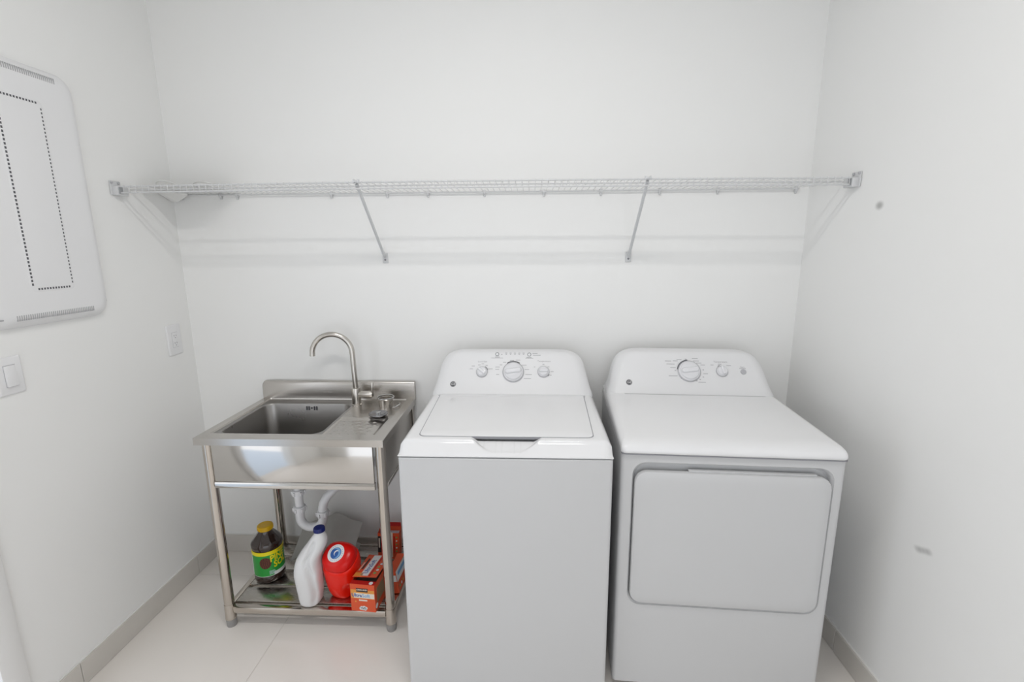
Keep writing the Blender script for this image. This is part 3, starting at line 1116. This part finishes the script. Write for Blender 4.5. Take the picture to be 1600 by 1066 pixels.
for v in b.verts:        # grip hollow pressed into the front right flank, below the neck
    def line(px, pz, qx, qz):
        d = Vector((qx - px, qz - pz)); t = max(0, min(1, ((v.co.x - px) * d.x + (v.co.z - pz) * d.y) / d.length_squared))
        return math.hypot(v.co.x - px - d.x * t, v.co.z - pz - d.y * t)
    if v.co.y < .02:
        d = min(line(.030, .268, .010, .205), line(.010, .205, .028, .150))
        v.co.y += .020 * math.exp(-(d / (.0085 + .05 * max(0, .21 - v.co.z))) ** 2)
        d = min(line(.030, .13, .036, .06), line(.036, .06, .028, .02))
        v.co.y += .012 * math.exp(-(d / .010) ** 2)
obj('body', b, JUG, JG, smooth=70)
b = new(); lathe(b, [(.0195, .306), (.0225, .308), (.0225, .322), (.021, .325), (.0001, .3255)], (.046, .026, 0), 28)
for k in range(28):
    box(b, .0220, .0232, -.001, .001, .309, .321, M=Matrix.Translation((.046, .026, 0)) @ Matrix.Rotation(2 * PI * k / 28, 4, 'Z'))
obj('cap', b, BLUECAP, JG)

# --- red detergent bottle
RB = thing('detergent_bottle', 'rounded red detergent bottle with round white and blue emblem', 'bottle', (-.8015, 1.787, ZS), math.radians(-14))
n = 44
def tilted(cx, cy, cz, tilt, a, c, e=2.5):
    st, ct_ = math.sin(math.radians(tilt)), math.cos(math.radians(tilt))
    out = []
    for i in range(n):
        t = 2 * PI * i / n
        u = a * math.copysign(abs(math.cos(t)) ** (2 / e), math.cos(t)); v = c * math.copysign(abs(math.sin(t)) ** (2 / e), math.sin(t))
        out.append((cx + u, cy + v * ct_, cz + v * st))
    return out
b = new()
loft(b, [tilted(*q) for q in ((-.012, 0, 0, 0, .036, .030), (-.012, 0, .003, 0, .044, .037), (-.012, 0, .012, 0, .050, .043), (-.012, 0, .03, 0, .057, .050), (-.011, 0, .06, 0, .064, .057), (-.009, 0, .09, 2, .069, .062),
      (-.007, -.001, .115, 6, .073, .065), (-.005, -.004, .14, 13, .0755, .067), (-.003, -.009, .16, 21, .0755, .068), (-.002, -.013, .174, 27, .074, .067), (-.002, -.0155, .180, 29, .071, .063), (-.002, -.016, .181, 29, .065, .056))])
bmesh.ops.subdivide_edges(b, edges=[e for e in b.edges if e.calc_length() > .013], cuts=1, use_grid_fill=True)
for v in b.verts:
    d = math.hypot((v.co.x - .036) / .018, (v.co.z - .040) / .036)
    if v.co.y < 0:
        v.co.y += .022 * math.exp(-d ** 4)
obj('body', b, RED, RB, smooth=70)
b = new()
loft(b, [tilted(*q) for q in ((-.002, -.0155, .179, 29, .065, .057), (-.002, -.0165, .181, 29, .0705, .0625), (-.002, -.019, .187, 30, .0715, .0635), (-.002, -.025, .198, 33, .070, .060), (-.001, -.031, .2075, 35, .067, .054), (-.003, -.035, .2135, 36, .057, .047), (-.004, -.0375, .217, 37, .046, .040, 2.1), (-.004, -.038, .2178, 37, .036, .036, 2))])
cp = obj('cap', b, REDD, RB, smooth=70)
CM = frame3(Vector((-.004, -.038, .2178)), (1, 0, 0), (0, math.cos(math.radians(37)), math.sin(math.radians(37)))) @ Matrix.Translation((0, 0, -.0203))
b = new(); lathe(b, [(.036, .0203), (.036, .0211), (.0001, .0211)], n=40)
bmesh.ops.transform(b, matrix=CM, verts=b.verts)
em = obj('emblem', b, BOXWHITE, cp)
b = new(); lathe(b, [(.0235, .0209), (.0235, .0215), (.0001, .0215)], n=40)
bmesh.ops.transform(b, matrix=CM, verts=b.verts)
obj('emblem_disc', b, BLUE, em)
def swirl(b, pts_a, pts_b):
    va = [b.verts.new(CM @ Vector((x, y, .0219))) for x, y in pts_a]
    vb = [b.verts.new(CM @ Vector((x, y, .0219))) for x, y in pts_b]
    for i in range(len(va) - 1):
        b.faces.new((va[i], va[i + 1], vb[i + 1], vb[i]))
b = new()
A = [math.radians(20 + 20 * i) for i in range(13)]
swirl(b, [(.0215 * math.cos(a - 2), .0215 * math.sin(a - 2)) for a in A], [((.0215 - .010 * math.sin((a - A[0]) / (A[-1] - A[0]) * PI)) * math.cos(a - 2), (.0215 - .010 * math.sin((a - A[0]) / (A[-1] - A[0]) * PI)) * math.sin(a - 2)) for a in A])
obj('emblem_swirl', b, BLUEL, em, smooth=0, normals=False)
b = new()
swirl(b, [(.003 + .012 * math.cos(a), .001 + .012 * math.sin(a)) for a in A], [(.003 + (.012 - .006 * math.sin((a - A[0]) / (A[-1] - A[0]) * PI)) * math.cos(a), .001 + (.012 - .006 * math.sin((a - A[0]) / (A[-1] - A[0]) * PI)) * math.sin(a)) for a in A])
obj('emblem_crescent', b, BOXWHITE, em, smooth=0, normals=False)
b = new()
for k in range(22):
    if 6 <= k <= 8:
        continue
    a = 2 * PI * k / 22
    box(b, -.0016, .0016, -.0012, .0012, .0210, .0214, M=CM @ Matrix.Rotation(a, 4, 'Z') @ Matrix.Translation((0, .030, 0)))
stuff(obj('emblem_print', b, BLUEL, em, smooth=0))
# --- dryer-sheet boxes
def sheet_box(name, label, loc, rot, w, d, h, opened):
    """orange printed carton: four walls, base, lid; origin at the front-bottom-centre"""
    t = thing(name, label, 'box', loc, group=None, rot=rot)
    th = .0012
    b = new()
    box(b, -w / 2, w / 2, 0, th, 0, h); box(b, -w / 2, w / 2, d - th, d, 0, h)
    box(b, -w / 2, -w / 2 + th, th, d - th, 0, h); box(b, w / 2 - th, w / 2, th, d - th, 0, h)
    box(b, -w / 2 + th, w / 2 - th, th, d - th, 0, th)
    obj('carton', b, ORANGE, t, smooth=0)
    return t

def print_front(t, M, w, h):
    """front print, laid on a face whose frame is M (x right, y up, z out), face centre at bottom middle"""
    def rect(name, x0, x1, y0, y1, m, z=.0004, parent=t):
        b = new(); box(b, x0, x1, y0, y1, -.0002, z, M=M)
        return obj(name, b, m, parent, smooth=0)
    f = rect('front_print', -w * .48, w * .48, h * .48, h * .80, OBAND, .0004)
    rect('pale_band', -w * .36, w * .48, h * .50, h * .68, OPALE, .0007, f)
    rect('brand_block', -w * .25, w * .22, h * .73, h * .86, BOXBLACK, .0008, f)
    b = new()
    text_bm(b, 'KIRKLAND', h * .075, M @ Matrix.Translation((-w * .015, h * .805, .0010)), bold=.0002)
    obj('brand_lettering', b, OPALE, f, smooth=0)
    b = new()
    text_bm(b, 'Ultra', h * .17, M @ Matrix.Translation((-w * .03, h * .592, .0009)), 'RIGHT', bold=.0004)
    obj('product_lettering', b, BLUE, f, smooth=0)
    b = new()
    text_bm(b, 'Soft', h * .17, M @ Matrix.Translation((-w * .02, h * .592, .0009)), 'LEFT', bold=.0004)
    obj('product_lettering', b, BLUEL, f, smooth=0)
    rect('pale_patch', -w * .16, w * .18, h * .39, h * .445, OPALE, .0006, f)
    b = new()
    for x, y in ((-.07, .14), (.03, .155), (.10, .13), (-.02, .10), (.07, .095), (-.10, .11)):
        lathe(b, [(h * .058, -.0002), (h * .058, .0005), (.0001, .0005)], n=14, M=M @ Matrix.Translation((w * x, h * y, 0)))
    bl = obj('round_badge', b, BOXWHITE, f, smooth=0)
    b = new()
    for x, y, s in ((-.06, .14, .02), (.05, .15, .022), (.0, .11, .02), (.09, .105, .014)):
        lathe(b, [(h * s, .0004), (h * s, .0008), (.0001, .0008)], n=10, M=M @ Matrix.Translation((w * x, h * y, 0)))
    obj('badge_ink', b, INK, f, smooth=0)
    b = new(); lathe(b, [(h * .028, -.0002), (h * .028, .0006), (.0001, .0006)], n=12, M=M @ Matrix.Translation((-w * .30, h * .36, 0)))
    obj('dot_print', b, OBAND, f, smooth=0)

bw, bd, bh = .104, .190, .124
BA = sheet_box('dryer_sheet_box', 'orange dryer sheet box with torn open lid at the shelf front edge', (-.689, 1.686, ZS), (0, 0, math.radians(-5)), bw, bd, bh, True)
print_front(BA, frame3((0, 0, 0), (1, 0, 0), (0, 0, 1)), bw, bh)
b = new(); box(b, -bw / 2, bw / 2, .0005, .022, bh, bh + .001)
fl = obj('front_flap', b, BOXRED, BA, smooth=0)
b = new(); lathe(b, [(.0085, -.0002), (.0085, .0005), (.0001, .0005)], n=18, M=Matrix.Translation((.034, .011, bh + .001)))
obj('round_badge', b, BOXWHITE, fl, smooth=0)
b = new(); box(b, -bw / 2 + .002, bw / 2 - .002, .022, bd - .004, bh - .022, bh - .020)
obj('inner_sheet', b, BOXSHADE, BA, smooth=0)  # dark sheet: shade inside the open carton is put into its colour
b = new()
LM = Matrix.Translation((0, bd, bh)) @ Matrix.Rotation(math.radians(-5), 4, 'X') @ Matrix.Rotation(math.radians(-3), 4, 'Y')
box(b, -bw / 2, bw / 2, -bd + .026, 0, 0, .0012, M=LM)
ld = obj('lid', b, ORANGE, BA, smooth=0)
TM = LM @ frame3((0, -.080, .0012), (0, 1, 0), (-1, 0, 0))
def lp(name, x0, x1, y0, y1, m, z=.0004):
    b = new(); box(b, x0, x1, y0, y1, -.0002, z, M=TM)
    return obj(name, b, m, ld, smooth=0)
lp('lid_print', -.075, .075, -.010, .024, BOXWHITE)
lp('lid_brand', -.03, .05, .030, .038, BOXBLACK)
lp('lid_brand', -.04, .02, .042, .046, OPALE)
lp('lid_stripe', -.078, .060, -.021, -.014, BOXRED)
lp('lid_corner', -.080, -.055, .014, .050, OBAND)
b = new(); text_bm(b, 'UltraSoft', .027, TM @ Matrix.Translation((-.01, .007, .0006)), bold=.0003)
obj('lid_lettering', b, BLUE, ld, smooth=0)
for k in range(4):
    b = new(); lathe(b, [(.006, -.0002), (.006, .0006), (.0001, .0006)], n=12, M=TM @ Matrix.Translation((-.055 + .022 * k, -.032 - .003 * (k % 2), 0)))
    obj('leaf_print', b, (LEAF, BLUESHEET)[k % 2], ld, smooth=0)
b = new(); box(b, bw / 2 + .0001, bw / 2 + .0006, .02, bd * .85, bh * .25, bh * .78)
obj('side_print', b, BOXSIDE, BA, smooth=0)
b = new(); lathe(b, [(.011, 0), (.011, .0006), (.0001, .0006)], (bw / 2 + .0002, .014, .022), 16, Matrix.Rotation(PI / 2, 4, 'Y'))
obj('side_badge', b, BOXWHITE, BA, smooth=0)

BB = sheet_box('dryer_sheet_box', 'red-orange dryer sheet box standing open against the back of shelf', (-.684, 2.020, ZS + .0025), (0, math.radians(2), math.radians(4)), .100, .058, .136, True)
b = new()
Mf = frame3((0, 0, 0), (1, 0, 0), (0, 0, 1))
def fp(parent, name, x0, x1, z0, z1, m, y=.0006):
    b = new(); box(b, x0, x1, -y, .0002, z0, z1)
    return obj(name, b, m, parent, smooth=0)
fp(BB, 'front_print', -.050, -.034, .035, .12, BOXBLACK)
fp(BB, 'front_print', -.046, -.040, .060, .11, OPALE, .0009)
fp(BB, 'front_band', -.030, .020, .01, .14, OPALE)
fp(BB, 'front_stripe', .024, .030, .03, .12, BOXRED)
for k in range(5):
    b = new(); lathe(b, [(.004, 0), (.004, .0009), (.0001, .0009)], (.038, -.0002, .042 + .018 * k), 12, Matrix.Rotation(PI / 2, 4, 'X'))
    obj('leaf_print', b, (LEAF, BOXWHITE)[k % 2], BB, smooth=0)
b = new(); box(b, -.047, .047, .003, .055, .112, .115)
obj('inner_sheet', b, BLUESHEET, BB, smooth=0)
b = new(); box(b, -.049, .049, -.0006, .0006, 0, .028, M=Matrix.Translation((0, .058, .136)) @ Matrix.Rotation(math.radians(18), 4, 'X'))
obj('rear_flap', b, BOXRED, BB, smooth=0)

BC = sheet_box('dryer_sheet_box', 'orange and white dryer sheet box leaning behind the right front leg', (-.587, 1.790, ZS + .0035), (0, math.radians(-8), math.radians(-3)), .036, .13, .10, False)
b = new(); box(b, -.018, .018, 0, .13, .10, .1012)
obj('lid', b, ORANGE, BC, smooth=0)
b = new(); box(b, .0181, .0187, .004, .126, .050, .098)
sd = obj('side_print', b, BOXWHITE, BC, smooth=0)
b = new(); box(b, .0184, .0190, .020, .110, .070, .086)
obj('side_lettering', b, BLUEL, sd, smooth=0)
b = new(); box(b, -.017, .017, -.0006, .0002, .055, .085)
obj('front_print', b, BOXWHITE, BC, smooth=0)
for k in range(3):
    b = new(); lathe(b, [(.006, 0), (.006, .0007), (.0001, .0007)], (.0182, .022 + .02 * k, .022), 12, Matrix.Rotation(PI / 2, 4, 'Y'))
    obj('leaf_print', b, (LEAF, BOXWHITE, OBAND)[k], BC, smooth=0)

# --- folded grey cloth behind the jug
def cloth_sheet(cx, cy, w, d, zf, rotz, nx=28, ny=20):
    b = new()
    grid = []
    c_, s_ = math.cos(rotz), math.sin(rotz)
    for j in range(ny + 1):
        row = []
        for i in range(nx + 1):
            u, v = i / nx - .5, j / ny - .5
            x, y = u * w, v * d
            row.append(b.verts.new((cx + x * c_ - y * s_, cy + x * s_ + y * c_, zf(u, v))))
        grid.append(row)
    for r0, r1 in zip(grid, grid[1:]):
        for i in range(nx):
            b.faces.new((r0[i], r0[i + 1], r1[i + 1], r1[i]))
    return b
b = cloth_sheet(-.985, 2.035, .27, .15, lambda u, v: ZS + .010 + .060 * max(0, 1 - (2 * abs(u)) ** 3) * (1 - (1.7 * abs(v)) ** 4 if abs(v) < .58 else 0) + .006 * math.sin(11 * u + 4 * v), .05)
bmesh.ops.solidify(b, geom=b.faces[:], thickness=.004)
bmesh.ops.translate(b, vec=(.985, -2.035, -ZS), verts=b.verts)
CLT = obj('folded_cloth', b, CLOTH, loc=(-.985, 2.035, ZS), smooth=70)
CLT['label'] = 'folded grey cleaning cloth heaped behind the white jug'
CLT['category'] = 'cloth'
b = cloth_sheet(0, 0, .30, .15, lambda u, v: .030 + .070 * max(0, 1 - abs(u - .08) / .60) + .085 * (v + .5) * 1.0 + .004 * math.sin(14 * u) - .035 * max(0, -u - .2), .0)
bmesh.ops.solidify(b, geom=b.faces[:], thickness=.006)
obj('upper_fold', b, CLOTH, CLT, smooth=70)
